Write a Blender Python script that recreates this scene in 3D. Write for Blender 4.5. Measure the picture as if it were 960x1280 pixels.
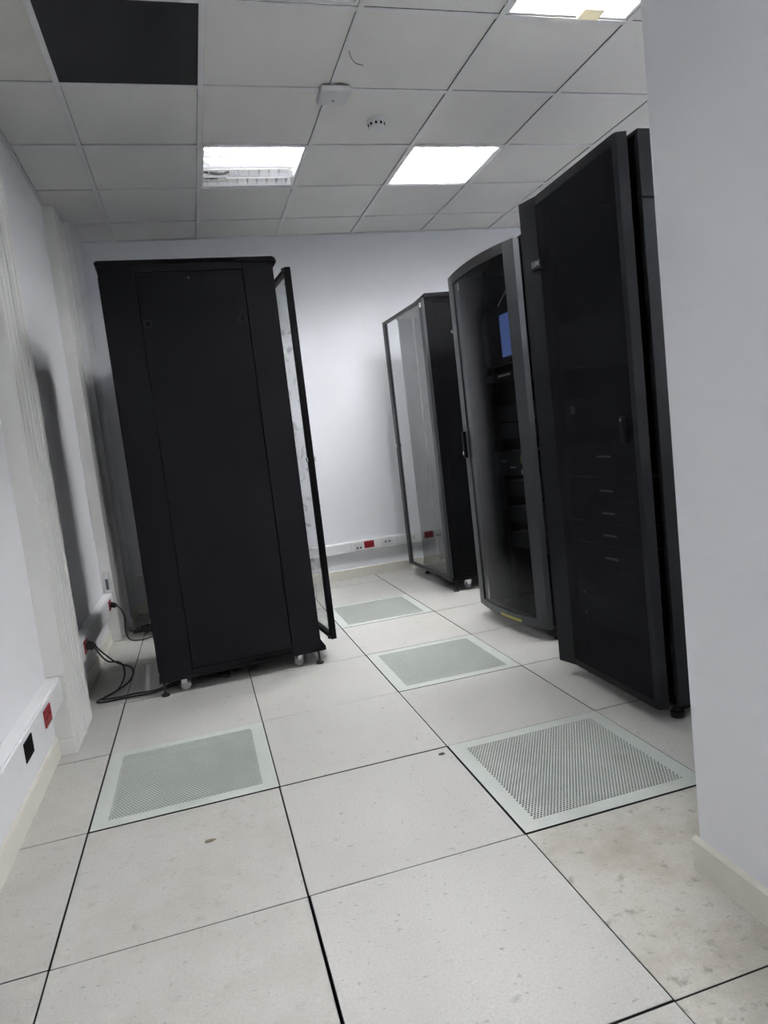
import bpy, bmesh, math, random
from mathutils import Vector, Matrix
random.seed(7)
for o in list(bpy.data.objects): bpy.data.objects.remove(o, do_unlink=True)
scene = bpy.context.scene
COL = scene.collection

# ------------------------------------------------------------------ camera
CAM = (0.4751, -1.6298, 1.1051); YAW, PITCH, ROLL, FPX = 0.2603, -0.1041, -0.1158, 855.9
cy, sy, cp, sp = math.cos(YAW), math.sin(YAW), math.cos(PITCH), math.sin(PITCH)
fw = Vector((sy*cp, cy*cp, sp)); r0 = Vector((cy, -sy, 0)); u0 = r0.cross(fw)
rt = math.cos(ROLL)*r0 + math.sin(ROLL)*u0; up = -math.sin(ROLL)*r0 + math.cos(ROLL)*u0
cd = bpy.data.cameras.new('camera'); cam = bpy.data.objects.new('camera', cd); COL.objects.link(cam)
M = Matrix((rt, up, -fw)).transposed().to_4x4(); M.translation = Vector(CAM); cam.matrix_world = M
cd.sensor_fit = 'VERTICAL'; cd.sensor_height = 36.0; cd.lens = FPX/1280*36.0; cd.clip_start = 0.02
scene.camera = cam

# ------------------------------------------------------------------ world and exposure
w = bpy.data.worlds.new('world'); scene.world = w; w.use_nodes = True
w.node_tree.nodes['Background'].inputs[0].default_value = (0.6, 0.65, 0.7, 1)
w.node_tree.nodes['Background'].inputs[1].default_value = 0.05
vs = scene.view_settings
vs.view_transform = 'Standard'; vs.look = 'None'; vs.gamma = 1.0; vs.use_curve_mapping = False
vs.exposure = 2.42
TUBE = 42.0          # emission of a burning fluorescent tube
H = 2.7716           # ceiling height
GX, GY = 0.1379, 1.6917   # ceiling grid origin (0.6 m grid)

# ------------------------------------------------------------------ helpers
def s2l(c): return tuple(((v/255+.055)/1.055)**2.4 if v/255 > .04045 else v/255/12.92 for v in c)
def nodes(m):
    m.use_nodes = True; return m.node_tree, m.node_tree.nodes['Principled BSDF']
def mat(name, col, rough=.5, metal=0, noise=0, scale=8, bump=0, bscale=60, spec=.5, rvar=0):
    """plain painted / plastic / metal surface with a little procedural variation"""
    m = bpy.data.materials.new(name); t, b = nodes(m)
    b.inputs['Base Color'].default_value = (*col, 1); b.inputs['Roughness'].default_value = rough
    b.inputs['Metallic'].default_value = metal; b.inputs['Specular IOR Level'].default_value = spec
    tc = t.nodes.new('ShaderNodeTexCoord')
    n = t.nodes.new('ShaderNodeTexNoise'); n.inputs['Scale'].default_value = scale; n.inputs['Detail'].default_value = 5
    t.links.new(tc.outputs['Object'], n.inputs['Vector'])
    mx = t.nodes.new('ShaderNodeMix'); mx.data_type = 'RGBA'
    a = noise or .06
    mx.inputs['A'].default_value = (*[v*(1-a) for v in col], 1); mx.inputs['B'].default_value = (*[min(1, v*(1+a)) for v in col], 1)
    t.links.new(n.outputs['Fac'], mx.inputs['Factor']); t.links.new(mx.outputs['Result'], b.inputs['Base Color'])
    if bump:
        n2 = t.nodes.new('ShaderNodeTexNoise'); n2.inputs['Scale'].default_value = bscale; n2.inputs['Detail'].default_value = 3
        t.links.new(tc.outputs['Object'], n2.inputs['Vector'])
        bp = t.nodes.new('ShaderNodeBump'); bp.inputs['Strength'].default_value = bump; bp.inputs['Distance'].default_value = .004
        t.links.new(n2.outputs['Fac'], bp.inputs['Height']); t.links.new(bp.outputs['Normal'], b.inputs['Normal'])
    return m
def emis(name, col, s):
    m = bpy.data.materials.new(name); t, b = nodes(m)
    b.inputs['Base Color'].default_value = (*col, 1); b.inputs['Emission Color'].default_value = (*col, 1); b.inputs['Emission Strength'].default_value = s
    return m
def pane(name, tint, ior=1.5, rough=.0, gain=1.0, veil=None):
    """thin sheet of glass: tinted see-through plus Fresnel reflection of both faces"""
    m = bpy.data.materials.new(name); m.use_nodes = True; t = m.node_tree; t.nodes.clear()
    o = t.nodes.new('ShaderNodeOutputMaterial'); mix = t.nodes.new('ShaderNodeMixShader')
    tr = t.nodes.new('ShaderNodeBsdfTransparent'); tr.inputs[0].default_value = (*tint, 1)
    gl = t.nodes.new('ShaderNodeBsdfGlossy'); gl.inputs['Roughness'].default_value = rough; gl.inputs['Color'].default_value = (gain, gain, gain, 1)
    fr = t.nodes.new('ShaderNodeFresnel'); ge = t.nodes.new('ShaderNodeNewGeometry'); iv = t.nodes.new('ShaderNodeMapRange')   # same reflectance on both faces of the sheet
    iv.inputs[3].default_value = ior; iv.inputs[4].default_value = 1/ior
    t.links.new(ge.outputs['Backfacing'], iv.inputs[0]); t.links.new(iv.outputs[0], fr.inputs['IOR'])
    sub = tr
    if veil:
        d = t.nodes.new('ShaderNodeBsdfDiffuse'); d.inputs[0].default_value = (*veil[0], 1)
        m2 = t.nodes.new('ShaderNodeMixShader'); m2.inputs[0].default_value = veil[1]
        t.links.new(tr.outputs[0], m2.inputs[1]); t.links.new(d.outputs[0], m2.inputs[2]); sub = m2
    t.links.new(fr.outputs[0], mix.inputs[0]); t.links.new(sub.outputs[0], mix.inputs[1]); t.links.new(gl.outputs[0], mix.inputs[2])
    t.links.new(mix.outputs[0], o.inputs[0])
    return m
def floor_mat(name, base, scuff, stain, stain_amt, seed):
    m = bpy.data.materials.new(name); t, b = nodes(m); L = t.links
    tc = t.nodes.new('ShaderNodeTexCoord'); oi = t.nodes.new('ShaderNodeObjectInfo')
    cb = t.nodes.new('ShaderNodeCombineXYZ'); ml = t.nodes.new('ShaderNodeMath'); ml.operation = 'MULTIPLY'; ml.inputs[1].default_value = 37.0
    L.new(oi.outputs['Random'], ml.inputs[0]); L.new(ml.outputs[0], cb.inputs[0]); L.new(ml.outputs[0], cb.inputs[1]); cb.inputs[2].default_value = seed
    ad = t.nodes.new('ShaderNodeVectorMath'); ad.operation = 'ADD'; L.new(tc.outputs['Object'], ad.inputs[0]); L.new(cb.outputs[0], ad.inputs[1])
    def noise(scale, det, rough=.6, st=None):
        n = t.nodes.new('ShaderNodeTexNoise'); n.inputs['Scale'].default_value = scale; n.inputs['Detail'].default_value = det; n.inputs['Roughness'].default_value = rough
        if st:
            mp = t.nodes.new('ShaderNodeMapping'); mp.inputs['Scale'].default_value = st; mp.inputs['Rotation'].default_value = (0, 0, .5)
            L.new(ad.outputs[0], mp.inputs[0]); L.new(mp.outputs[0], n.inputs['Vector'])
        else: L.new(ad.outputs[0], n.inputs['Vector'])
        return n.outputs['Fac']
    def ramp(src, a, bb, v0=0, v1=1):
        r = t.nodes.new('ShaderNodeMapRange'); r.inputs[1].default_value = a; r.inputs[2].default_value = bb; r.inputs[3].default_value = v0; r.inputs[4].default_value = v1
        L.new(src, r.inputs[0]); return r.outputs[0]
    def mix(fac, A, B):
        x = t.nodes.new('ShaderNodeMix'); x.data_type = 'RGBA'; L.new(fac, x.inputs['Factor'])
        if isinstance(A, tuple): x.inputs['A'].default_value = (*A, 1)
        else: L.new(A, x.inputs['A'])
        x.inputs['B'].default_value = (*B, 1); return x.outputs['Result']
    c = mix(ramp(noise(160, 2), .3, .7), tuple(v*.90 for v in base), tuple(min(1, v*1.08) for v in base))
    c = mix(ramp(noise(3.0, 4), .42, .75, 0, .30), c, tuple(v*.82 for v in base))
    c = mix(ramp(noise(7, 6, .7, (1, 3.2, 1)), .64, .72, 0, .55), c, scuff)
    c = mix(ramp(noise(42, 3, .5, (1, 2.4, 1)), .66, .71, 0, .65), c, scuff)
    c = mix(ramp(noise(19, 4, .6, (1.6, 1, 1)), .66, .70, 0, .5), c, scuff)
    if stain_amt:
        c = mix(ramp(noise(4.5, 8, .72), .46, .68, 0, stain_amt), c, stain)
        c = mix(ramp(noise(26, 5, .6), .58, .70, 0, stain_amt*.9), c, tuple(v*.6 for v in stain))
    L.new(c, b.inputs['Base Color']); b.inputs['Roughness'].default_value = .42; b.inputs['Specular IOR Level'].default_value = .4
    bp = t.nodes.new('ShaderNodeBump'); bp.inputs['Strength'].default_value = .08; bp.inputs['Distance'].default_value = .002
    L.new(noise(220, 2), bp.inputs['Height']); L.new(bp.outputs[0], b.inputs['Normal'])
    return m

class MB:
    def __init__(s): s.v = []; s.f = []
    def add(s, vs, fs):
        k = len(s.v); s.v += [tuple(v) for v in vs]; s.f += [tuple(i+k for i in f) for f in fs]; return s
    def box(s, x0, x1, y0, y1, z0, z1):
        return s.add([(x0,y0,z0),(x1,y0,z0),(x1,y1,z0),(x0,y1,z0),(x0,y0,z1),(x1,y0,z1),(x1,y1,z1),(x0,y1,z1)],
                     [(0,3,2,1),(4,5,6,7),(0,1,5,4),(1,2,6,5),(2,3,7,6),(3,0,4,7)])
    def prism(s, prof, z0, z1, ax='z'):
        n = len(prof)
        def P(a, b, h): return {'z': (a, b, h), 'y': (a, h, b), 'x': (h, a, b)}[ax]
        return s.add([P(a, b, z0) for a, b in prof]+[P(a, b, z1) for a, b in prof],
                     [tuple(range(n))[::-1], tuple(range(n, 2*n))]+[(i, (i+1) % n, n+(i+1) % n, n+i) for i in range(n)])
    def cyl(s, c, r, h, n=16, ax='z', r2=None):
        r2 = r if r2 is None else r2
        p = []
        for k, rr, hh in ((0, r, 0), (1, r2, h)):
            for i in range(n):
                a = 2*math.pi*i/n; x, y = rr*math.cos(a), rr*math.sin(a)
                d = {'z': (x, y, hh), 'y': (x, hh, y), 'x': (hh, x, y)}[ax]; p.append((c[0]+d[0], c[1]+d[1], c[2]+d[2]))
        return s.add(p, [tuple(range(n))[::-1], tuple(range(n, 2*n))]+[(i, (i+1) % n, n+(i+1) % n, n+i) for i in range(n)])
    def lathe(s, c, prof, n=20):
        p = []; f = []; m = len(prof)
        for i in range(n):
            a = 2*math.pi*i/n
            for r, z in prof: p.append((c[0]+r*math.cos(a), c[1]+r*math.sin(a), c[2]+z))
        for i in range(n):
            j = (i+1) % n
            for k in range(m-1): f.append((i*m+k, j*m+k, j*m+k+1, i*m+k+1))
        f.append(tuple(i*m for i in range(n))[::-1]); f.append(tuple(i*m+m-1 for i in range(n)))
        return s.add(p, f)
    def tube(s, pts, r, n=8, sub=6):
        P = [Vector(p) for p in pts]; Q = []
        for i in range(len(P)-1):          # Catmull-Rom
            p0, p1, p2, p3 = P[max(i-1, 0)], P[i], P[i+1], P[min(i+2, len(P)-1)]
            for k in range(sub):
                t = k/sub
                Q.append(.5*((2*p1)+(p2-p0)*t+(2*p0-5*p1+4*p2-p3)*t*t+(3*p1-p0-3*p2+p3)*t**3))
        Q.append(P[-1]); ring = []; f = []
        nrm = None
        for i, q in enumerate(Q):
            tg = (Q[min(i+1, len(Q)-1)]-Q[max(i-1, 0)]).normalized()
            if nrm is None: nrm = tg.orthogonal().normalized()
            nrm = (nrm-tg*nrm.dot(tg)).normalized(); bn = tg.cross(nrm)
            for k in range(n):
                a = 2*math.pi*k/n; ring.append(q+r*(math.cos(a)*nrm+math.sin(a)*bn))
        for i in range(len(Q)-1):
            for k in range(n): f.append((i*n+k, i*n+(k+1) % n, (i+1)*n+(k+1) % n, (i+1)*n+k))
        f.append(tuple(range(n))[::-1]); f.append(tuple(range((len(Q)-1)*n, len(Q)*n)))
        return s.add(ring, f)
    def mesh(s, name, m, bevel=0, smooth=False, seg=2):
        me = bpy.data.meshes.new(name); me.from_pydata(s.v, [], s.f); me.update()
        bm = bmesh.new(); bm.from_mesh(me); bmesh.ops.recalc_face_normals(bm, faces=bm.faces)
        if bevel:
            es = [e for e in bm.edges if len(e.link_faces) == 2 and e.calc_face_angle(0) > .5]
            bmesh.ops.bevel(bm, geom=es, offset=bevel, segments=seg, affect='EDGES', profile=.5, clamp_overlap=True)
        bm.to_mesh(me); bm.free()
        for q in (m if isinstance(m, (list, tuple)) else [m]): me.materials.append(q)
        if smooth:
            me.polygons.foreach_set('use_smooth', [True]*len(me.polygons))
            try: me.set_sharp_from_angle(angle=.7)
            except Exception: pass
        return me
    def build(s, name, m, parent=None, bevel=0, smooth=False, seg=2, loc=(0, 0, 0), rot=(0, 0, 0), label=None):
        return put(name, s.mesh(name, m, bevel, smooth, seg), parent, loc, rot, label)
def put(name, me, parent=None, loc=(0, 0, 0), rot=(0, 0, 0), label=None):
    o = bpy.data.objects.new(name, me); COL.objects.link(o); o.parent = parent; o.location = loc; o.rotation_euler = rot
    if label: o['label'] = label
    return o
def tag(o, label, cat, group=None):
    o['label'] = label; o['category'] = cat
    if group: o['group'] = group
    return o
def thing(name, label, cat, loc=(0, 0, 0), rz=0, group=None):
    o = bpy.data.objects.new(name, None); COL.objects.link(o); o.location = loc; o.rotation_euler = (0, 0, rz); o.empty_display_size = .1
    return tag(o, label, cat, group)
def struct(o): o['kind'] = 'structure'; return o
def box(x0, x1, y0, y1, z0, z1): return MB().box(x0, x1, y0, y1, z0, z1)

# ------------------------------------------------------------------ materials
WALL = mat('wall_paint', (.835, .85, .885), .6, noise=.03, scale=1.3, bump=.12, bscale=45)
WALLW = mat('wall_paint_warm', (.825, .83, .85), .6, noise=.03, scale=1.5, bump=.12, bscale=45)
CEIL = mat('ceiling_tile', (.81, .80, .775), .85, noise=.05, scale=3, bump=.15, bscale=120)
CEIL_OLD = mat('ceiling_tile_stained', (.76, .75, .70), .85, noise=.12, scale=4, bump=.2, bscale=90)
TEE = mat('tee_enamel', (.80, .80, .80), .5)
BASE = mat('skirting_pvc', (.74, .72, .64), .42, noise=.08, scale=9)
PVC = mat('white_pvc', (.80, .81, .81), .4, noise=.02)
PVCB = mat('aged_pvc', (.85, .845, .82), .45, noise=.03)
RED = mat('red_socket', (.27, .006, .014), .35)
HOLE = mat('dark_hole', (.003, .003, .003), .8, spec=.1)
VOID = mat('underfloor_void', (.012, .012, .012), .9)
EDGE = mat('tile_edge_black', (.015, .014, .016), .6)
TILE = floor_mat('floor_laminate', (.515, .508, .475), (.22, .215, .20), (.4, .36, .28), 0, 1)
TILED = floor_mat('floor_laminate_dirty', (.52, .505, .455), (.22, .24, .215), (.34, .305, .23), .75, 5)
TILEM = floor_mat('floor_laminate_worn', (.52, .512, .475), (.22, .25, .235), (.35, .33, .27), .30, 9)
PERF = mat('perforated_enamel', (.515, .55, .505), .42, noise=.04, scale=20)
BLK = mat('charcoal_powdercoat', (.0068, .0063, .0082), .5, noise=.12, scale=5, bump=.1, bscale=400, spec=.13)
BLK2 = mat('black_powdercoat', (.0016, .0016, .0022), .5, noise=.1, scale=5, spec=.12)
BLKG = mat('dark_grey_powdercoat', (.0105, .0108, .013), .5, noise=.08, scale=6, spec=.2)
GREYF = mat('grey_door_frame', (.040, .043, .048), .45, noise=.06, scale=6, spec=.3)
MIDG = mat('grey_plastic', (.10, .102, .105), .4)
PALE = mat('pale_label', (.42, .42, .42), .5)
WHITE = mat('white_plastic', (.72, .73, .74), .4)
CREAM = mat('cream_plastic', (.80, .76, .62), .5); CREAM.node_tree.nodes['Principled BSDF'].inputs['Transmission Weight'].default_value = .2; CREAM.node_tree.nodes['Principled BSDF'].inputs['Roughness'].default_value = .8
CREAM_D = mat('brown_scrap', (.22, .17, .11), .6)
YEL = mat('yellow_label', (.30, .26, .06), .5)
CHROME = mat('bright_zinc', (.75, .75, .76), .25, 1)
RUB = mat('black_rubber', (.012, .012, .012), .55)
CLEAR = mat('caster_wheel', (.42, .43, .42), .25)
ALU = mat('louvre_aluminium', (.86, .86, .87), .22, 1)
ENAM = mat('lamp_enamel', (.82, .82, .81), .4)
TUBE_OFF = mat('dead_tube', (.72, .71, .66), .3)
TUBE_ON = emis('burning_tube', (.965, .972, 1.0), TUBE)
GLASS = pane('clear_door_glass', (.985, .99, .99))
GLASSA = pane('door_glass_painted_reflections', (.985, .99, .985), 1.14, .0, 1.0, ((.85, .88, .88), .04))  # pale noise streaks paint in reflections of white leads inside the rack
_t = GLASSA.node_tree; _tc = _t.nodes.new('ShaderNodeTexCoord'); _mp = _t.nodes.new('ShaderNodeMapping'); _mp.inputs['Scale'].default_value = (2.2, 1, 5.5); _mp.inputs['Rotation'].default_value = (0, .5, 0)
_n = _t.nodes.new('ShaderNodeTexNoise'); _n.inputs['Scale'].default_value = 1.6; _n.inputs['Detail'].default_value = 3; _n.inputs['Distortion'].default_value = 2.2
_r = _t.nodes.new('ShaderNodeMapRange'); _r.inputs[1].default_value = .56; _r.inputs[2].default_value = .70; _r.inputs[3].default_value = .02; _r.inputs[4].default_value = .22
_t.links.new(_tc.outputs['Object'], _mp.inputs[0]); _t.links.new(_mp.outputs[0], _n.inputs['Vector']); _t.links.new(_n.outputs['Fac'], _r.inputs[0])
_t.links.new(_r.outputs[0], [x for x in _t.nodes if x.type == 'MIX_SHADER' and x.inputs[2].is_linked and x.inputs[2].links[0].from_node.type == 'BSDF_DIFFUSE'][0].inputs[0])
SMOKE = pane('smoked_curved_glass', (.62, .625, .64), 1.30, .22, .6)
MESH = pane('fine_black_mesh', (.72, .72, .73), 1.12, .4, .4, ((.030, .029, .035), .42))
SCREEN = emis('blue_screen', (.075, .12, .30), .20)
BLUE_DARK = mat('drawer_front', (.02, .02, .024), .4)

# ------------------------------------------------------------------ the room
XL, XR, YB, YF = -.205, 4.4, 3.885, -4.2
floor = struct(box(XL-.1, XR+.1, YF-.1, YB+.1, -.40, -.34).build('floor', VOID))
floor['label'] = 'raised access floor of pale square panels'
def tile_mesh(nm, w, d, top):
    me = MB().box(-w/2, w/2, -d/2, d/2, -.032, 0).mesh(nm, [top, EDGE], .0012, seg=1)
    for pg in me.polygons:
        if pg.normal.z < .3: pg.material_index = 1
    return me
# perforated steel panel: a real sheet with punched holes
def perf_sheet():
    b = MB(); P = .0103; R = .0089; A = .25; nx = int(2*A/P); ny = int(2*A/R); P = 2*A/nx; R = 2*A/ny; hr = .0039
    def cell(x0, x1, y0, y1, hole):
        if not hole: b.add([(x0, y0, 0), (x1, y0, 0), (x1, y1, 0), (x0, y1, 0)], [(0, 1, 2, 3)]); return
        cx, cyy = (x0+x1)/2, (y0+y1)/2
        h = [(cx+hr*math.cos(k*math.pi/3), cyy+hr*math.sin(k*math.pi/3), 0) for k in range(6)]
        g = [(x, y, -.002) for x, y, z in h]
        c = [(x1, y0, 0), (x1, y1, 0), (x0, y1, 0), (x0, y0, 0)]
        b.add(c+h+g, [(1, 2, 6, 5), (3, 0, 9, 8), (0, 1, 5, 4, 9), (2, 3, 8, 7, 6)]+[(4+k, 4+(k+1) % 6, 10+(k+1) % 6, 10+k) for k in range(6)])
    for j in range(ny):
        y0 = -A+j*R; off = P/2 if j % 2 else 0
        if off: cell(-A, -A+off, y0, y0+R, False); cell(A-off, A, y0, y0+R, False)
        for i in range(nx-(1 if off else 0)): cell(-A+off+i*P, -A+off+(i+1)*P, y0, y0+R, True)
    me = bpy.data.meshes.new('perforated_sheet'); me.from_pydata(b.v, [], b.f); me.update(); me.materials.append(PERF); return me
SHEET = perf_sheet()
def perf_frame(w):
    b = MB(); a = .25; h = w/2
    for x0, x1, y0, y1 in ((-h, h, -h, -a), (-h, h, a, h), (-h, -a, -a, a), (a, h, -a, a)): b.box(x0, x1, y0, y1, -.03, 0)
    me = b.mesh('perforated_tile', [PERF, EDGE])
    for pg in me.polygons:
        if abs(pg.normal.z) < .3 and max(abs(pg.center.x), abs(pg.center.y)) > h-.002: pg.material_index = 1
    return me
PF = perf_frame(.5955)
T600 = [tile_mesh('floor_tile', .5955, .5955, m) for m in (TILE, TILEM, TILED)]
perf = {(0, 1), (2, 0), (2, 2), (2, 4)}
dirty = {(2, -1): 2, (3, -1): 2, (3, -2): 2, (0, -1): 1, (-1, 0): 1, (0, -2): 1, (1, -2): 1, (2, -2): 2, (0, 0): 1}
SH = {(1, 0): (-.0005, -.0018), (2, 0): (.0024, .0015), (2, -1): (.0005, -.0022), (0, 0): (-.0006, -.0016), (1, -1): (.0020, -.0006), (0, -1): (-.0010, -.0010), (1, -2): (.0022, -.0014), (2, -2): (0, -.0020), (0, 1): (.0008, .0012), (1, 1): (.0012, .0012), (2, 2): (.0012, -.001), (2, 3): (0, .0016), (3, 3): (0, -.0014), (3, 4): (.0012, .0016), (-1, 4): (0, -.002), (0, 4): (0, -.002)}
rnd = random.Random(3)
for i in range(-1, 8):
    for j in range(-7, 7):
        x0, x1, y0, y1 = i*.6, i*.6+.6, j*.6, j*.6+.6
        x0, x1, y0, y1 = max(x0, XL), min(x1, XR), max(y0, YF), min(y1, YB)
        if i >= 3 and j <= -2: continue              # behind the partition
        w_, d_ = x1-x0, y1-y0
        jx, jy = rnd.uniform(-.0008, .0008), rnd.uniform(-.0008, .0008); jz = rnd.uniform(-.0006, .0004)
        jx += SH.get((i, j), (0, 0))[0]; jy += SH.get((i, j), (0, 0))[1]
        c = ((x0+x1)/2+jx, (y0+y1)/2+jy, jz)
        if (i, j) in perf:
            o = put('perforated_tile', PF, floor, c, label='pale green steel floor panel with punched air holes')
            s = put('perforated_sheet', SHEET, o, (0, 0, -.0004)); continue
        if abs(w_-.6) < 1e-6 and abs(d_-.6) < 1e-6: me = T600[dirty.get((i, j), 0)]
        else: me = tile_mesh('floor_tile', w_-.0045, d_-.0045, TILEM if j < 2 else TILE)
        put('floor_tile', me, floor, c)
# scraps on the floor panels
tag(MB().prism([(-.012, -.006), (.004, -.010), (.013, -.002), (.009, .008), (-.008, .006)], 0, .0012).build('tape_scrap', RUB, loc=(1.161, .552, .0005)), 'tiny black scrap of tape on a floor panel corner', 'scrap')
tag(MB().prism([(-.016, -.004), (.006, -.008), (.018, .001), (.004, .007), (-.012, .006)], 0, .0012).build('tape_scrap', CREAM_D, loc=(.368, .373, .0012)), 'small brown scrap on the floor in front of the left perforated panel', 'scrap')

wb = struct(box(XL-.15, XR+.1, YB, YB+.12, -.34, 3.1).build('wall_back', WALL))
wl = struct(MB().box(XL-.15, XL, YF, YB, -.34, 3.1).build('wall_left', WALLW))
struct(MB().box(XL, -.100, 3.432, YB, -.03, H+.02).build('wall_return', WALLW))
wr = struct(box(1.508, XR, YF, -.312, -.34, 3.1).build('wall_right', WALL, bevel=.004))
struct(box(XR, XR+.12, YF-.1, YB+.1, -.34, 3.1).build('wall_far_right', WALL))
struct(box(XL-.15, XR+.1, YF-.12, YF, -.34, 3.1).build('wall_front', WALL))
def skirting(name, prof_w, pts, h=.08):
    # pts: axis, fixed face coordinate, room-side sign, from, to
    ax, c, sg, a, b = pts
    pr = [(0, 0), (prof_w, 0), (prof_w, h-.006), (prof_w*.5, h), (0, h)]
    m = MB()
    if ax == 'x': m.prism([(c+sg*u, v) for u, v in pr], a, b, 'y')
    else: m.prism([(c+sg*u, v) for u, v in pr], a, b, 'x')
    return struct(m.build(name, BASE))
skirting('baseboard_left', .010, ('x', XL, 1, YF, 1.285))
skirting('baseboard_left', .010, ('x', XL, 1, 1.692, 3.098))
skirting('baseboard_left', .010, ('x', -.100, 1, 3.432, YB))
skirting('baseboard_back', .010, ('y', YB, -1, -.089, XR))
skirting('baseboard_right', .014, ('x', 1.508, -1, YF, -.302))

# suspended ceiling: slab, tees, tiles
ceiling = struct(box(XL-.15, XR+.1, YF-.1, YB+.1, 3.1, 3.18).build('ceiling', VOID))
ceiling['label'] = 'suspended ceiling of grey tiles on white tee bars'
lamps = {(1, 1): ('half', 90), (3, 1): ('on', 0), (3, -2): ('on', 0), (1, -2): ('off', 90), (0, -7): ('half', 90), (5, -2): ('on', 0)}
CT = MB().box(-.2874, .2874, -.2865, .2878, 0, .014).mesh('ceiling_tile', CEIL, .0025, seg=1)
CTO = MB().box(-.2874, .2874, -.2865, .2878, 0, .014).mesh('ceiling_tile', CEIL_OLD, .0025, seg=1)
i0, i1, j0, j1 = -1, 7, -10, 4
for i in range(i0, i1+1):
    for j in range(j0, j1):
        x0, x1 = max(GX+i*.6, XL), min(GX+(i+1)*.6, XR); y0, y1 = max(GY+j*.6, YF), min(GY+(j+1)*.6, YB)
        if x1-x0 < .02 or y1-y0 < .02 or (i, j) in lamps: continue
        if x0 > 1.6 and y1 < -.4: continue
        z = H+.003+rnd.uniform(0, .0015)
        if (i, j) == (0, -1):
            box(x0+.004, x1-.004, y0+.004, y1-.004, H+.004, H+.014).build('black_ceiling_panel', mat('black_panel', (.010, .010, .011), .6, noise=.2, scale=5), ceiling, label='black ceiling panel in place of a grey tile'); continue
        full = abs(x1-x0-.6) < 1e-6 and abs(y1-y0-.6) < 1e-6
        if full: put('ceiling_tile', CT, ceiling, ((x0+x1)/2, (y0+y1)/2, z))
        else: box(x0+(.0126 if i >= 0 else .0185), x1-.0126, y0+.0135, y1-(.0125 if y1 < YB-.01 else .0215), z, z+.014).build('ceiling_tile', CEIL_OLD if i < 0 and j < 0 else CEIL, ceiling, .0025, seg=1)
def tee(x0, x1, y0, y1, z=H): return MB().box(x0, x1, y0, y1, z-.002, z+.0022).mesh('tee_bar', TEE)
for i in range(0, i1+1):
    x = GX+i*.6
    for j in range(j0, j1):
        a, b = max(GY+j*.6, YF), min(GY+(j+1)*.6, YB)
        if b-a < .02 or (x > 1.6 and b < -.4): continue
        put('tee_bar', tee(x-.012, x+.012, a, b, H-.001), ceiling)
for j in range(j0+1, j1):
    y = GY+j*.6
    for i in range(i0, i1+1):
        a, b = max(GX+i*.6+.012, XL), min(GX+(i+1)*.6-.012, XR)
        if b-a < .02 or y < YF or (a > 1.6 and y < -.4): continue
        put('tee_bar', tee(a, b, y-.012, y+.012), ceiling)
for nm, q in (('edge_trim', (XL, XL+.018, YF, 3.432)), ('edge_trim', (-.1, XR, YB-.018, YB)), ('edge_trim', (-.1, -.082, 3.432, YB-.018))):
    box(q[0], q[1], q[2], q[3], H-.001, H+.002).build(nm, TEE, ceiling)

# ------------------------------------------------------------------ ceiling luminaires
def luminaire(i, j, state, rot, label, group):
    cx, cyy = GX+i*.6+.3, GY+j*.6+.3
    t = thing('ceiling_light', label, 'ceiling light', (cx, cyy, H), math.radians(rot), group)
    h = .284; D = .085
    hs = MB()
    hs.box(-h, h, -h, h, D, D+.004)
    for a in ((-h-.003, -h, -h, h), (h, h+.003, -h, h), (-h, h, -h-.003, -h), (-h, h, h, h+.003)): hs.box(*a, .003, D)
    hs.build('housing', ENAM, t)
    fr = MB()
    for a in ((-.286, .286, -.286, -.274), (-.286, .286, .274, .286), (-.286, -.274, -.274, .274), (.274, .286, -.274, .274)): fr.box(*a, .0025, .006)
    fr.build('frame', ENAM, t)
    for k in range(4):
        x = -.2055+k*.137
        tb = MB().cyl((x, -.268, .052), .013, .536, 14, 'y').build('fluorescent_tube', TUBE_ON if state == 'on' or (state == 'half' and k < 2) else TUBE_OFF, t, smooth=True)
        for ye in (-.274, .254): MB().cyl((x, ye, .052), .014, .02, 14, 'y').build('end_cap', CHROME, tb, smooth=True)
    for k in range(5):       # long blades, wedge-shaped like a parabolic reflector
        x = -.274+k*.137
        pr = [(-.003, .004), (.003, .004), (.010, .024), (.019, .042), (-.019, .042), (-.010, .024)]
        if k == 0: pr = [(0, .004), (.004, .004), (.012, .024), (.021, .042), (0, .042)]
        if k == 4: pr = [(-.004, .004), (0, .004), (0, .042), (-.021, .042), (-.012, .024)]
        MB().prism([(x+a, b) for a, b in pr], -.272, .272, 'y').build('long_blade', ALU, t)
    for k in range(9):
        y = -.272+(k+.5)*.0604
        bl = MB().box(-.272, .272, y-.0012, y+.0012, .012, .036)
        bl.build('cross_blade', ALU, t)
    return t
lab = {(1, 1): 'half-lit louvred ceiling light above the black rack, its far tubes dead', (3, 1): 'brightly lit louvred ceiling light in front of the back wall',
       (3, -2): 'lit ceiling light cut by the picture top beside the right partition', (1, -2): 'ceiling light at the picture top next to the black panel',
       (0, -7): 'unseen lit ceiling light added behind the viewer', (5, -2): 'unseen lit ceiling light added over the right hand racks behind the partition'}  # both out of view, added for the light they throw on the scene
L = {}
for (i, j), (st, rot) in lamps.items(): L[(i, j)] = luminaire(i, j, st, rot, lab[(i, j)], 'louvred ceiling lights')
# cream block caught in the louvre of the right lamp
MB().prism([(-.050, -.02), (.050, -.02), (.034, .035), (-.034, .035)], -.035, .035, 'y').build('cream_block', CREAM, L[(3, -2)], .004, loc=(.045, .185, -.028), label='cream plastic block caught in the louvre')
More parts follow.
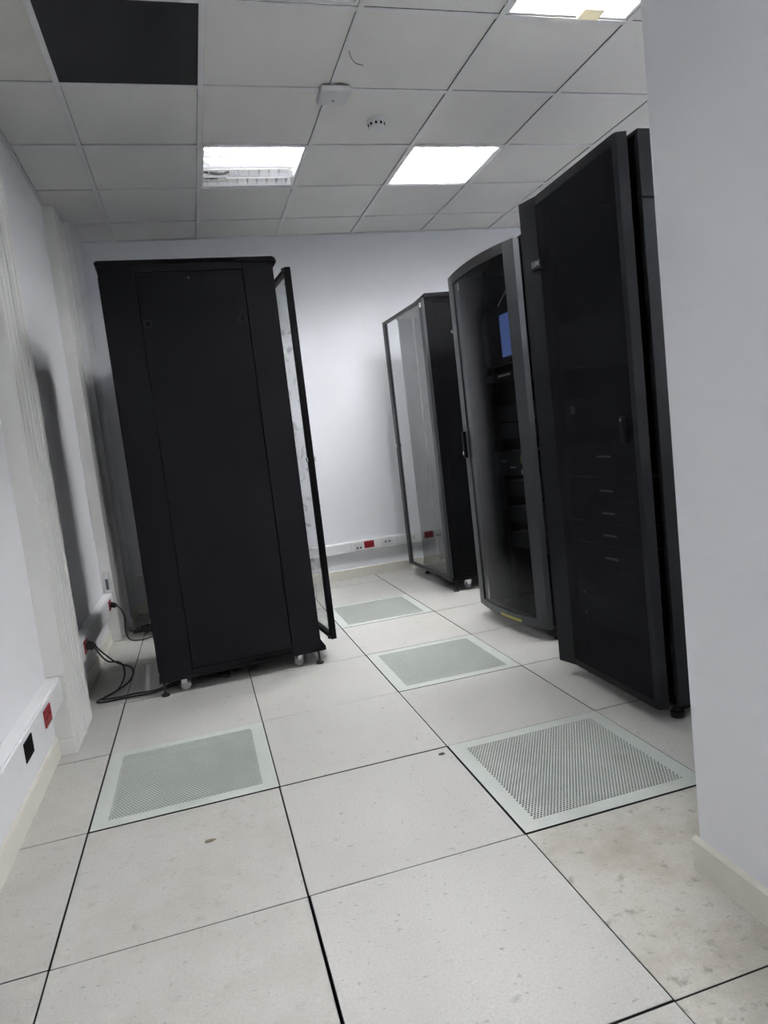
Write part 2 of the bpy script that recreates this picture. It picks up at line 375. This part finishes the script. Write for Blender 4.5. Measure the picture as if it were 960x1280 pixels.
# loose dark leads inside the dead lamp
MB().tube([(.20, .27, .03), (.17, .22, .012), (.175, .17, .02), (.16, .14, .012)], .005, 6).build('loose_lead', RUB, L[(1, 1)], smooth=True)
MB().tube([(.12, .27, .03), (.10, .20, .012), (.12, .15, .02), (.09, .13, .015)], .005, 6).build('loose_lead', RUB, L[(1, 1)], smooth=True)

ap = thing('access_point', 'small white square box mounted on a ceiling tee bar', 'access point', (1.352, 1.70, H))
MB().box(-.072, .072, -.072, .072, -.036, -.006).build('cover', WHITE, ap, .012, True, 3)
MB().box(-.06, .06, -.06, .06, -.008, -.001).build('mounting_plate', MIDG, ap)
MB().cyl((0, .02, -.0375), .006, .002, 10).build('mark', MIDG, ap)
sd = thing('smoke_detector', 'round white smoke detector on a ceiling tile', 'smoke detector', (1.645, 2.0, H+.003))
MB().lathe((0, 0, 0), [(.052, 0), (.052, -.012), (.046, -.016)]).build('base', WHITE, sd, smooth=True)
MB().lathe((0, 0, 0), [(.044, -.016), (.044, -.034), (.036, -.044), (.012, -.048)]).build('head', WHITE, sd, smooth=True)
for k in range(10):
    a = k*math.pi/5
    box(.0405, .046, -.005, .005, -.032, -.019).build('vent_slot', HOLE, sd, rot=(0, 0, a))
tag(MB().tube([(1.358, 1.375, H+.002), (1.368, 1.395, H-.010), (1.395, 1.425, H-.02), (1.435, 1.445, H-.018)], .0016, 6).build('loose_wire', RUB, smooth=True), 'short black wire dangling from the ceiling beside a tee bar', 'wire')

# ------------------------------------------------------------------ cable trunking on the walls
def socket_face(parent, kind, along, c, z, wdt=.09, hgt=.066, sgn=1, face=0):
    """a socket module set in the trunking; along = 'y' (left wall) or 'x' (back wall)"""
    def bx(a, b, z0, z1, d0, d1):
        return box(face+d0, face+d1, a, b, z0, z1) if along == 'y' else box(a, b, face-d1, face-d0, z0, z1)
    if kind == 'red':
        p = bx(c-wdt/2, c+wdt/2, z-hgt/2, z+hgt/2, .0005, .006).build('red_socket', RED, parent, .0015, label='red mains socket')
        for k in range(2):
            for q in (-.009, .009):
                cc = c+(-.25+.5*k)*wdt+q
                bx(cc-.003, cc+.003, z-.003, z+.003, .006, .0068).build('pin_hole', HOLE, p)
    elif kind == 'white':
        p = bx(c-wdt/2, c+wdt/2, z-hgt/2, z+hgt/2, .0005, .005).build('white_socket', WHITE, parent, .0015)
        for q in (-.016, .016): bx(c+q-.008, c+q+.008, z-.008, z+.006, .005, .0062).build('data_port', MIDG, p)
    elif kind == 'open':
        bx(c-wdt/2, c+wdt/2, z-hgt/2, z+hgt/2, .0004, .0035).build('open_box', HOLE, parent, label='open black socket hole')
    elif kind == 'ports':
        p = bx(c-wdt/2, c+wdt/2, z-hgt/2, z+hgt/2, .0005, .005).build('white_socket', WHITE, parent, .0015)
        for q in (-.015, .012): bx(c+q-.007, c+q+.007, z-.018, z-.006, .005, .0062).build('data_port', HOLE, p)
def trunk_y(name, label, y0, y1, z0, z1, xf, cuts):
    t = thing(name, label, 'trunking', (XL, (y0+y1)/2, z0))
    d = (XL, (y0+y1)/2, z0)
    def P(m, nm, mt, bev=0): return m.build(nm, mt, t, bev, loc=(-d[0], -d[1], -d[2]))
    P(box(XL, xf-.006, y0, y1, z0, z1), 'channel', PVC, .003)
    e = [y0]+cuts+[y1]
    for a, b in zip(e[:-1], e[1:]): P(box(xf-.008, xf, a+.0012, b-.0012, z0+.006, z1-.006), 'cover', PVC, .002)
    hold = bpy.data.objects.new('holder', None)
    return t, d
def fix(t, d):
    for c in t.children:
        if tuple(c.location) == (0, 0, 0): c.location = (-d[0], -d[1], -d[2])
t, d = trunk_y('cable_trunking', 'white wall trunking with a red socket and an open hole, left foreground', YF+.05, 1.283, .222, .325, -.150, [.63, .80, .92])
socket_face(t, 'red', 'y', .985, .273, .095, .062, face=-.150); socket_face(t, 'open', 'y', .70, .272, .10, .062, face=-.150)
fix(t, d)
t, d = trunk_y('cable_trunking', 'white wall trunking on the left wall behind the black rack', 1.694, 3.096, .222, .325, -.150, [1.98, 2.80])
socket_face(t, 'red', 'y', 1.90, .285, .09, .06, face=-.150); socket_face(t, 'red', 'y', 2.89, .283, .09, .06, face=-.150)
fix(t, d)
t = thing('cable_trunking', 'white wall trunking with a red socket along the back wall', 'trunking', (2.0, YB, .215)); d = (2.0, YB, .215)
box(-.095, XR-.02, YB-.044, YB, .215, .305).build('channel', PVC, t, .003)
for a, b in ((-.09, .6), (.6, 1.62), (1.62, 2.02), (2.02, 3.2), (3.2, XR-.025)): box(a+.0012, b-.0012, YB-.052, YB-.042, .221, .299).build('cover', PVC, t, .002)
socket_face(t, 'ports', 'x', 1.685, .262, .07, .06, face=YB-.052); socket_face(t, 'red', 'x', 1.772, .268, .085, .056, face=YB-.052); socket_face(t, 'white', 'x', 1.93, .270, .09, .06, face=YB-.052)
fix(t, d)

def vtrunk(name, label, y0, y1, xf, ridges, joints, low=None):
    t = thing(name, label, 'trunking', (XL, (y0+y1)/2, 0)); d = (XL, (y0+y1)/2, 0)
    zs = [0]+joints+[H-.004]
    for a, b in zip(zs[:-1], zs[1:]):
        n = len(ridges)-1
        box(XL, xf-.004, y0, y1, a+.0008, b-.0008).build('channel', PVCB, t, .002)
        for ya, yb in zip(ridges[:-1], ridges[1:]):
            g = yb-ya; pr = [(xf-.005, ya+g*.01)]           # cover with shallow grooves
            for q0, q1, dz in ((.01, .24, 0), (.245, .30, -.0045), (.305, .62, 0), (.625, .68, -.0045), (.685, .99, 0)): pr += [(xf+dz, ya+g*q0), (xf+dz, ya+g*q1)]
            pr.append((xf-.005, ya+g*.99)); m = MB().prism(pr, a+.0012, b-.0012)
            m.build('cover', PVCB, t)
        for y in ridges[1:-1]: box(xf-.004, xf+.006, y-.009, y+.009, a+.0008, b-.0008).build('ridge', PVC, t, .003)
    fix(t, d); return t
vtrunk('vertical_trunking', 'tall white grooved trunking on the left wall in front of the rack', 1.287, 1.69, -.132, [1.287, 1.488, 1.69], [.07, .325])
t = vtrunk('vertical_trunking', 'tall white trunking in the left corner behind the black rack', 3.10, 3.428, -.136, [3.10, 3.26, 3.428], [1.87])
pl = thing('socket_plate', 'small white socket plate above the trunking by the back left corner', 'socket', (-.171, 3.099, .385))
box(-.019, .019, -.010, -.0005, -.078, .078).build('plate', WHITE, pl, .003); box(-.009, .009, -.0125, -.009, -.035, .035).build('insert', MIDG, pl, .001)

# ------------------------------------------------------------------ racks: shared small parts
CAST_B = MB().box(-.022, .022, -.018, .018, .052, .056); 
for s in (-1, 1): CAST_B.box(-.016, .016, s*.015-.0015, s*.015+.0015, .016, .054)
CAST_B = CAST_B.mesh('caster', CHROME, .001, seg=1)
CAST_W = MB().cyl((0, -.011, .024), .024, .022, 20, 'y').mesh('wheel', CLEAR, .003, True)
FOOT = MB().lathe((0, 0, 0), [(.020, 0), (.020, .008), (.012, .014), (.006, .018), (.006, .075)], 14).mesh('levelling_foot', RUB, 0, True)
def legs(t, hx, hy, cas=True, foot=True):
    for sx in (-1, 1):
        for sy_ in (-1, 1):
            if foot: put('levelling_foot', FOOT, t, (sx*hx, sy_*hy, 0))
            if cas:
                c = put('caster', CAST_B, t, (sx*(hx-.10), sy_*(hy-.035), .0175), (0, 0, .5*sx)); c.scale = (1, 1, .94); put('wheel', CAST_W, c, (0, 0, -.0175))
def rails(t, hx, hy, z0, z1, xs):
    for x in xs:
        for s in (-1, 1):
            m = MB().box(x-.004, x+.004, s*hy-.022, s*hy+.022, z0, z1)
            r = m.build('mounting_rail', BLKG, t)
def frame_posts(t, hx, hy, z0, z1, wf, wr, m, near):
    """corner posts and side beams of an open cabinet"""
    for s in (-1, 1):
        y0, y1 = sorted((s*hy, s*(hy-.03)))
        box(hx-wf, hx, y0, y1, z0, z1).build('corner_post', m, t, .002); box(-hx, -hx+wr, y0, y1, z0, z1).build('corner_post', m, t, .002)
        box(-hx+wr, hx-wf, y0, y1, z1-.03, z1).build('top_beam', m, t, .001)
        box(-hx+wr, hx-wf, y0, y1, z0, z0+.04).build('bottom_beam', m, t, .001)
def door(t, hinge, ang, width, z0, z1, sw, th, rw, fm, gm, side=1, latch_z=1.05):
    """glass door; local x runs from the hinge to the free edge"""
    fr = MB()
    fr.box(0, sw, -th/2, th/2, z0, z1).box(width-sw, width, -th/2, th/2, z0, z1).box(sw, width-sw, -th/2, th/2, z0, z0+rw).box(sw, width-sw, -th/2, th/2, z1-rw, z1)
    d = fr.build('door', fm, t, .0015, seg=1, loc=(hinge[0], hinge[1], 0), rot=(0, 0, ang), label='framed glass door standing ajar')
    box(sw-.004, width-sw+.004, -.0025, .0025, z0+rw-.004, z1-rw+.004).build('glass_pane', gm, d)
    l = MB().box(width-sw*.8, width-sw*.2, -th/2-.008, th/2+.008, latch_z-.012, latch_z+.012).build('latch', CHROME, d, .002)
    for z in (z0+.012, z1-.012): MB().box(width-.022, width-.006, -th/2-.012, th/2, z-.008, z+.008).build('corner_block', RUB, d)
    return d
def place(c0, ang, dx, dy):
    c, s = math.cos(ang), math.sin(ang); return (c0[0]+c*dx-s*dy, c0[1]+s*dx+c*dy)
def to_local(c, ang, p):
    x, y = p[0]-c[0], p[1]-c[1]; k, s = math.cos(ang), math.sin(ang); return (k*x+s*y, -s*x+k*y)

# ------------------------------------------------------------------ rack A, left, seen from its side
aA = math.radians(2.6); cA = place((.176, 1.768), aA, .40, .38)
A = thing('server_rack', 'tall black cabinet on casters seen side-on, its glass door ajar, at left', 'rack', (*cA, 0), aA)
frame_posts(A, .40, .38, .068, 2.028, .148, .155, BLK, -1)
def side_panel(t, y, s, x0, x1, z0, z1, m):
    p = box(x0+.002, x1-.002, *sorted((y-s*.004, y-s*.016)), z0+.002, z1-.002).build('side_panel', m, t, .0025, label='removable steel side panel')
    box(x0-.02, x1+.02, *sorted((y-s*.0165, y-s*.022)), z0-.02, z1+.02).build('panel_rim', m, p)
    for x in (x0+.028, x1-.032):
        q = box(x-.019, x+.019, *sorted((y-s*.006, y-s*.0015)), 1.763-.016, 1.763+.016).build('latch', BLKG, p, .002)
        box(x-.006, x+.012, *sorted((y-s*.0014, y-s*.0008)), 1.763-.009, 1.763+.009).build('latch_hole', HOLE, p)
    return p
sp_ = side_panel(A, -.38, -1, -.245, .252, .108, 1.998, BLK)
box(-.0075, .0005, -.3775, -.3758, 1.962, 1.970).build('scuff', MIDG, sp_, rot=(0, 0, 0))
box(-.262, -.259, -.3770, -.3755, .808, .812).build('speck', WHITE, sp_)
box(-.404, -.394, .0-.34, .34, .11, 1.99).build('rear_panel', BLK, A, .002)
box(-.397, -.389, -.3815, -.378, 1.34, 1.40).build('hinge', BLK2, A)
tc_ = MB().prism([(-.405, 2.028), (.402, 2.028), (.415, 2.016), (.420, 2.028), (.412, 2.046), (.398, 2.052), (-.398, 2.052), (-.410, 2.044)], -.385, .385, 'y').build('top_cover', BLK, A, .002)
box(-.20, .22, -.3865, -.3845, 2.035, 2.043).build('vent_slot', HOLE, tc_)
box(-.405, .418, -.384, .384, .068, .082).build('base_frame', BLK, A, .002)
MB().prism([(.400, .068), (.424, .068), (.424, .088), (.402, .125)], -.378, .378, 'y').build('base_lip', BLK, A, .001)
box(-.02, .25, -.3845, -.3835, .088, .096).build('base_slot', HOLE, A)
legs(A, .385, .365)
rails(A, .40, .255, .09, 2.02, (.24, -.22))
hl = to_local(cA, aA, (.985, 2.545)); fl = to_local(cA, aA, (1.052, 1.842))
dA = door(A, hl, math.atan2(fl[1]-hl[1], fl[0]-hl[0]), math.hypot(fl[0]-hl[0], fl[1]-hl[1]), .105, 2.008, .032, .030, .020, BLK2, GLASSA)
for o in (A,): pass
# equipment inside rack A
def unit(name, label, cat, c, ang, w_, d_, z0, h, xf, body=BLK2, front=BLKG, group=None, handles=True):
    """rack-mounted unit standing in the cabinet; front at local x = xf"""
    t = thing(name, label, cat, (*c, z0), ang, group)
    box(xf-d_, xf-.003, -w_/2, w_/2, .001, h-.001).build('chassis', body, t)
    box(xf-.003, xf, -w_/2-.018, w_/2+.018, .001, h-.001).build('front_panel', front, t, .001)
    return t
for k, z in enumerate((1.78, 1.60)):
    pp = unit('patch_panel', ('upper' if k == 0 else 'lower')+' patch panel with white leads, unseen inside the left rack', 'patch panel', cA, aA, .44, .12, z, .044, .245)  # unseen patch panels, added so their white leads reflect in the door glass
    for q in range(8):
        y = .21-q*.045
        MB().tube([(.245, y, .022), (.275, y, .020), (.29, y+.01, -.005), (.285, y+.025, -.045), (.26, .245, -.075-.003*q)], .0035, 6, 5).build('patch_lead', WHITE, pp, smooth=True)

# its twin, hidden behind it in the corner; only its shade on the corner walls shows
def copy_tree(o, parent=None):
    c = o.copy(); COL.objects.link(c); c.parent = parent
    for ch in o.children:
        if ch.name.split('.')[0] != 'door': copy_tree(ch, c)
    return c
A2 = copy_tree(A); A2.location = (.60, 3.37, 0); A2.rotation_euler = (0, 0, .02)
tag(A2, 'second black cabinet standing behind the left one in the corner', 'rack')

# ------------------------------------------------------------------ rack B, far right against the back wall
aB = math.radians(176.1); cB = (2.521, 3.157)
B = thing('server_rack', 'black cabinet with an ajar clear glass door by the back wall', 'rack', (*cB, 0), aB)
frame_posts(B, .40, .40, .075, 2.015, .05, .05, BLK2, 1)
for s in (-1, 1):
    pB = box(-.35, .35, *sorted((s*.397, s*.385)), .115, 1.985).build('side_panel', BLK2, B, .002)
    if s > 0: box(.205, .235, .396, .401, 1.765, 1.785).build('latch', MIDG, pB)
box(-.404, -.394, -.36, .36, .11, 1.99).build('rear_panel', BLK2, B)
MB().prism([(-.405, 2.015), (.406, 2.015), (.412, 2.026), (.398, 2.040), (-.398, 2.040)], -.405, .405, 'y').build('top_cover', BLK, B, .002)
box(-.40, .41, -.402, .402, .075, .10).build('base_frame', BLK, B, .002)
box(.395, .412, -.36, .36, .066, .078).build('base_lip', GREYF, B)
legs(B, .385, .385)
rails(B, .40, .30, .1, 2.01, (.30, -.25))
hl = to_local(cB, aB, (2.083, 2.785)); fl = to_local(cB, aB, (2.048, 3.630))
dB = door(B, hl, math.atan2(fl[1]-hl[1], fl[0]-hl[0]), math.hypot(fl[0]-hl[0], fl[1]-hl[1]), .092, 2.012, .055, .022, .022, GREYF, GLASS)
box(.008, .040, -.014, .0135, 1.955, 1.985).build('white_sticker', WHITE, dB)

# ------------------------------------------------------------------ rack C, curved smoked door
aC = math.radians(181.3); cC = (2.555, 1.815)
C = thing('server_rack', 'black cabinet with a bulging smoked glass door between two other racks', 'rack', (*cC, 0), aC)
HX, HY = .45, .385
for s in (-1, 1): box(-HX, HX, *sorted((s*HY, s*(HY-.012))), .06, 1.985).build('side_panel', BLK2, C, .002)
box(-HX, -HX+.012, -HY+.012, HY-.012, .06, 1.985).build('rear_panel', BLK2, C)
box(-HX, HX, -HY, HY, 1.985, 1.998).build('top_cover', BLK, C, .003)
box(-HX, HX, -HY, HY, .048, .062).build('base_frame', BLK2, C)
legs(C, .43, .355)
rails(C, HX, .26, .07, 1.98, (.34, -.30))
# door profile: local x outward from the body front, local y across (near side is +y)
prof = []
for k in range(33):
    f = -1+2*k/32
    prof.append((f*.378, .492+.062*(1-abs(f)**2.2) if f > 0 else .516+.038*(1-abs(f)**2)))
def curved(y0, y1, z0, z1, off, th, nm, m, parent, smooth=True, label=None):
    P = [(x, y) for y, x in prof if y0-1e-6 <= y <= y1+1e-6]
    m_ = MB(); n = len(P); vv = []; ff = []
    for x, y in P: vv += [(x+off, y, z0), (x+off, y, z1), (x+off-th, y, z0), (x+off-th, y, z1)]
    for i in range(n-1):
        a, b = 4*i, 4*i+4; ff += [(a, b, b+1, a+1), (a+2, a+3, b+3, b+2), (a, a+2, b+2, b), (a+1, b+1, b+3, a+3)]
    ff += [(0, 1, 3, 2), (4*n-4, 4*n-2, 4*n-1, 4*n-3)]
    return m_.add(vv, ff).build(nm, m, parent, smooth=smooth, label=label)
cdoor = curved(-.315, .315, .075, 1.94, -.006, .005, 'glass_pane', SMOKE, None, label='bulging smoked glass'); 
DC = box(HX, HX+.018, -.378, .378, .065, .075).build('door', GREYF, C); cdoor.parent = DC
curved(.306, .378, .062, 1.985, 0, .03, 'stile', GREYF, DC); curved(-.378, -.283, .062, 1.985, 0, .03, 'stile', GREYF, DC)
curved(-.31, .31, .062, .105, 0, .03, 'bottom_rail', GREYF, DC); curved(-.31, .31, 1.935, 1.985, 0, .03, 'top_rail', BLKG, DC)
hd = MB().box(.520, .545, -.350, -.318, .945, 1.10).build('handle', BLK2, DC, .005); box(.543, .5475, -.342, -.328, .965, .985).build('lock', CHROME, hd)
curved(-.025, .19, .070, .084, .002, .003, 'yellow_label', YEL, DC)
# contents of rack C
def inC(name, label, cat, z0): return thing(name, label, cat, (*cC, z0), aC)
sc = inC('console_screen', 'console screen glowing blue behind the smoked door', 'screen', 1.44)
box(.385, .41, -.21, .21, 0, .29).build('bezel', BLK2, sc, .004); box(.4098, .4115, .008, .175, .03, .250).build('display', SCREEN, sc, label='lit blue display')
box(.34, .385, -.23, .23, 0, .02).build('bracket', BLK2, sc)
kb = unit('keyboard_tray', 'dark keyboard tray below the blue screen', 'tray', cC, aC, .44, .40, 1.352, .044, .40)
box(.40, .404, -.085, .055, .020, .032).build('pale_handle', PALE, kb, .001)
for z, h, lb in ((1.13, .088, 'upper'), (1.03, .088, 'middle')):
    unit('server_unit', lb+' dark server unit inside the curved-door rack', 'server', cC, aC, .44, .6, z, h, .36)
su = unit('server_unit', 'server unit with a yellow sticker inside the curved-door rack', 'server', cC, aC, .44, .6, .83, .132, .395)
box(.395, .3965, .070, .115, .065, .110).build('yellow_sticker', YEL, su); box(.395, .3965, .065, .105, .006, .032).build('white_sticker', PALE, su)
box(.395, .397, -.055, .005, .040, .047).build('pale_handle', PALE, su); box(.395, .397, -.14, -.11, .075, .08).build('pale_mark', PALE, su)
for z in (.70, .55, .40): unit('server_unit', {.70: 'flat dark server low in the curved-door rack', .55: 'flat dark server third from the bottom, curved-door rack', .40: 'lowest dark server in the curved-door rack'}[z], 'server', cC, aC, .44, .6, z, .088, .34)
tag(MB().tube([(2.13, 1.66, 1.79), (2.125, 1.70, 1.765), (2.125, 1.74, 1.745), (2.13, 1.765, 1.735)], .004, 6).build('patch_lead', PALE, smooth=True), 'thin pale lead above the blue screen', 'cable')

# ------------------------------------------------------------------ rack D, nearest on the right
D = thing('server_rack', 'tall black cabinet with a fine mesh door, nearest on the right', 'rack', (2.44, .69, 0), 0)
ox, oy = 2.44, .69
def dbox(x0, x1, y0, y1, z0, z1): return box(x0-ox, x1-ox, y0-oy, y1-oy, z0, z1)
dbox(1.985, 2.90, 1.008, 1.02, .06, 1.99).build('side_panel', BLK, D, .002)
dbox(1.985, 2.90, .352, .364, 1.790, 1.99).build('side_panel', BLKG, D, .002); dbox(1.985, 2.90, .352, .364, .06, 1.783).build('side_panel', BLKG, D, .002)
dbox(1.99, 2.90, .364, .372, .06, 1.985).build('inner_wall', BLK2, D)
dbox(2.888, 2.90, .364, 1.008, .06, 1.99).build('rear_panel', BLK2, D)
dbox(1.985, 2.90, .352, 1.02, 1.988, 2.002).build('top_cover', BLK, D, .003); dbox(1.985, 2.90, .352, 1.02, .05, .062).build('base_frame', BLK2, D)
for x in (2.02, 2.86):
    for y in (.41, .95):
        MB().lathe((x-ox, y-oy, 0), [(.024, 0), (.024, .020), (.016, .024), (.016, .052)], 14).build('levelling_foot', RUB, D, smooth=True)
for y in (.40, .98): dbox(2.02, 2.028, y-.02, y+.02, .07, 1.985).build('mounting_rail', BLKG, D)
DD = MB()
DD.prism([(1.902-ox, 1.026-oy), (1.926-ox, .935-oy), (1.955-ox, .93-oy), (1.958-ox, 1.018-oy)], .055, 2.0)
dd = DD.build('door', BLKG, D, .0025, label='deep mesh door with a bevelled frame')
MB().prism([(1.916-ox, .395-oy), (1.921-ox, .375-oy), (1.956-ox, .366-oy), (1.958-ox, .40-oy), (1.93-ox, .405-oy)], .055, 2.0).build('stile', BLKG, dd, .002)
MB().prism([(1.9275-ox, .935-oy), (1.917-ox, .395-oy), (1.95-ox, .395-oy), (1.95-ox, .935-oy)], 1.965, 2.0).build('top_rail', BLK, dd, .002)
MB().prism([(1.9275-ox, .935-oy), (1.917-ox, .395-oy), (1.95-ox, .395-oy), (1.95-ox, .935-oy)], .055, .085).build('bottom_rail', BLK, dd, .002)
MB().prism([(1.9275-ox, .935-oy), (1.918-ox, .40-oy), (1.921-ox, .40-oy), (1.9305-ox, .935-oy)], .085, 1.965).build('mesh_panel', MESH, dd)
hh = MB().prism([(1.902-ox, .452-oy), (1.917-ox, .452-oy), (1.917-ox, .428-oy), (1.902-ox, .428-oy)], 1.0, 1.09).build('handle', BLK, dd, .004)
box(1.899-ox, 1.903-ox, .434-oy, .446-oy, 1.075, 1.085).build('lock', CHROME, hh)
# raised lettered badge on the door
bd = MB().prism([(1.904-ox, .972-oy), (1.912-ox, .905-oy), (1.932-ox, .905-oy), (1.926-ox, .972-oy)], 1.715, 1.757).build('badge', BLKG, dd, .001, label='small grey badge with raised letters')
fc = bpy.data.curves.new('badge_letters', 'FONT'); fc.body = 'IBM'; fc.size = .033; fc.extrude = .0008; fc.align_x = 'CENTER'; fc.align_y = 'CENTER'; fc.offset = .0007
fo = bpy.data.objects.new('tmp', fc); COL.objects.link(fo); dg = bpy.context.evaluated_depsgraph_get()
tm = bpy.data.meshes.new_from_object(fo.evaluated_get(dg)); bpy.data.objects.remove(fo, do_unlink=True); tm.materials.clear(); tm.materials.append(mat('badge_lettering', (.22, .22, .225), .4))
tx = Vector((1.912-1.904, .905-.972, 0)).normalized(); tz = Vector((0, 0, 1)); tn = tx.cross(tz)
mm = Matrix((tx, tz, tn)).transposed().to_4x4(); tm.transform(mm)
put('badge_letters', tm, bd, (1.9072-ox, .9386-oy, 1.736))
box(1.924-ox, 1.9262-ox, .762-oy, .797-oy, 1.120, 1.152).build('grey_sticker', BLKG, dd)
# disk shelves behind the mesh
cD = (2.44, .69); aD = math.pi
zz = [(.872, .12, .947), (.776, .088, .816), (.690, .084, .729), (.603, .084, .642), (.512, .086, .552)]
names = ['topmost', 'second', 'middle', 'fourth', 'lowest']
for (z, h, bz), n in zip(zz, names):
    u = unit('disk_shelf', n+' disk shelf with a pale bar handle behind the mesh door', 'disk shelf', cD, aD, .44, .7, z, h, .474, BLK2, BLUE_DARK, 'disk shelves in the mesh-door rack')
    box(.474, .480, -.005, .075, bz-z-.0035, bz-z+.0035).build('bar_handle', WHITE, u, .001)
u = unit('server_unit', 'server unit with two small lights low behind the mesh door', 'server', cD, aD, .44, .7, .27, .16, .474, BLK2, BLUE_DARK)
for z in (.026, .112): box(.474, .477, -.19, -.178, z-.003, z+.003).build('status_light', WHITE, u)
for z in (.05, .075, .10): box(.474, .4755, -.16, .20, z, z+.003).build('grille_line', MIDG, u)
for z, h, n in ((1.30, .18, 'large dark unit in the upper half of the mesh-door rack'), (1.05, .13, 'dark unit at handle height of the mesh-door rack')):
    unit('server_unit', n, 'server', cD, aD, .44, .7, z, h, .46, BLK2, BLUE_DARK)

# ------------------------------------------------------------------ cords at the left rack
def cord(label, pts, plug, pr=(.0, 0, 0), r=.0042):
    t = thing('power_cord', label, 'power cord', pts[0])
    o = Vector(pts[0]); MB().tube([Vector(p)-o for p in pts], r, 8, 8).build('cord', RUB, t, smooth=True)
    if plug:
        MB().prism([(0, -.016), (.028, -.014), (.040, -.006), (.040, .006), (.028, .014), (0, .016)], -.014, .014, 'y').build('plug', RUB, t, .003, loc=(-.032, 0, .004), rot=(0, .35, 0))
    return t
xs = -.112
cord('black power cord looping widest from the nearer red socket to the rack', [(xs, 1.912, .285), (-.085, 1.915, .24), (-.03, 1.96, .16), (.03, 2.02, .10), (.005, 2.05, .03), (-.07, 1.98, .006), (-.135, 1.89, .005), (-.10, 1.86, .005), (.02, 1.86, .005), (.15, 1.86, .006), (.28, 1.93, .02), (.36, 2.02, .05)], True)
cord('black power cord in the tighter loop from the nearer red socket', [(xs, 1.884, .285), (-.09, 1.88, .24), (-.06, 1.90, .19), (-.01, 1.93, .165), (.0, 1.95, .10), (-.04, 1.95, .03), (-.10, 1.91, .014), (-.11, 1.90, .006), (-.04, 1.89, .006), (.04, 1.90, .005), (.15, 1.89, .007), (.27, 1.96, .02), (.36, 2.06, .05)], True)
cord('black power cord hanging from the farther red socket', [(xs, 2.89, .283), (-.09, 2.89, .25), (-.075, 2.90, .19), (-.085, 2.93, .10), (-.07, 2.96, .03), (.0, 3.0, .006), (.08, 3.05, .006), (.16, 3.0, .02), (.22, 2.8, .05)], True)
cl = thing('cable_bundle', 'heap of black cables on the floor in the left corner', 'cable', (.06, 3.15, 0))
rg = random.Random(5)
for k in range(6):
    pts = [(-.12+rg.uniform(-.03, .03)+q*.055, rg.uniform(-.10, .12), .006+abs(math.sin(q*1.3+k))*.035) for q in range(6)]
    MB().tube(pts, .0045, 6, 5).build('cable', RUB, cl, smooth=True)
cu = thing('cable_bundle', 'tangle of black cables on the floor beneath the left rack', 'cable', (.47, 1.93, 0))
for k in range(12):
    y0 = rg.uniform(-.06, .14); pts = [(-.16+q*.055+rg.uniform(-.02, .02), y0+rg.uniform(-.05, .05), .006+abs(math.sin(q*2.1+k*1.7))*.05) for q in range(7)]
    MB().tube(pts, .005, 6, 5).build('cable', RUB, cu, smooth=True)
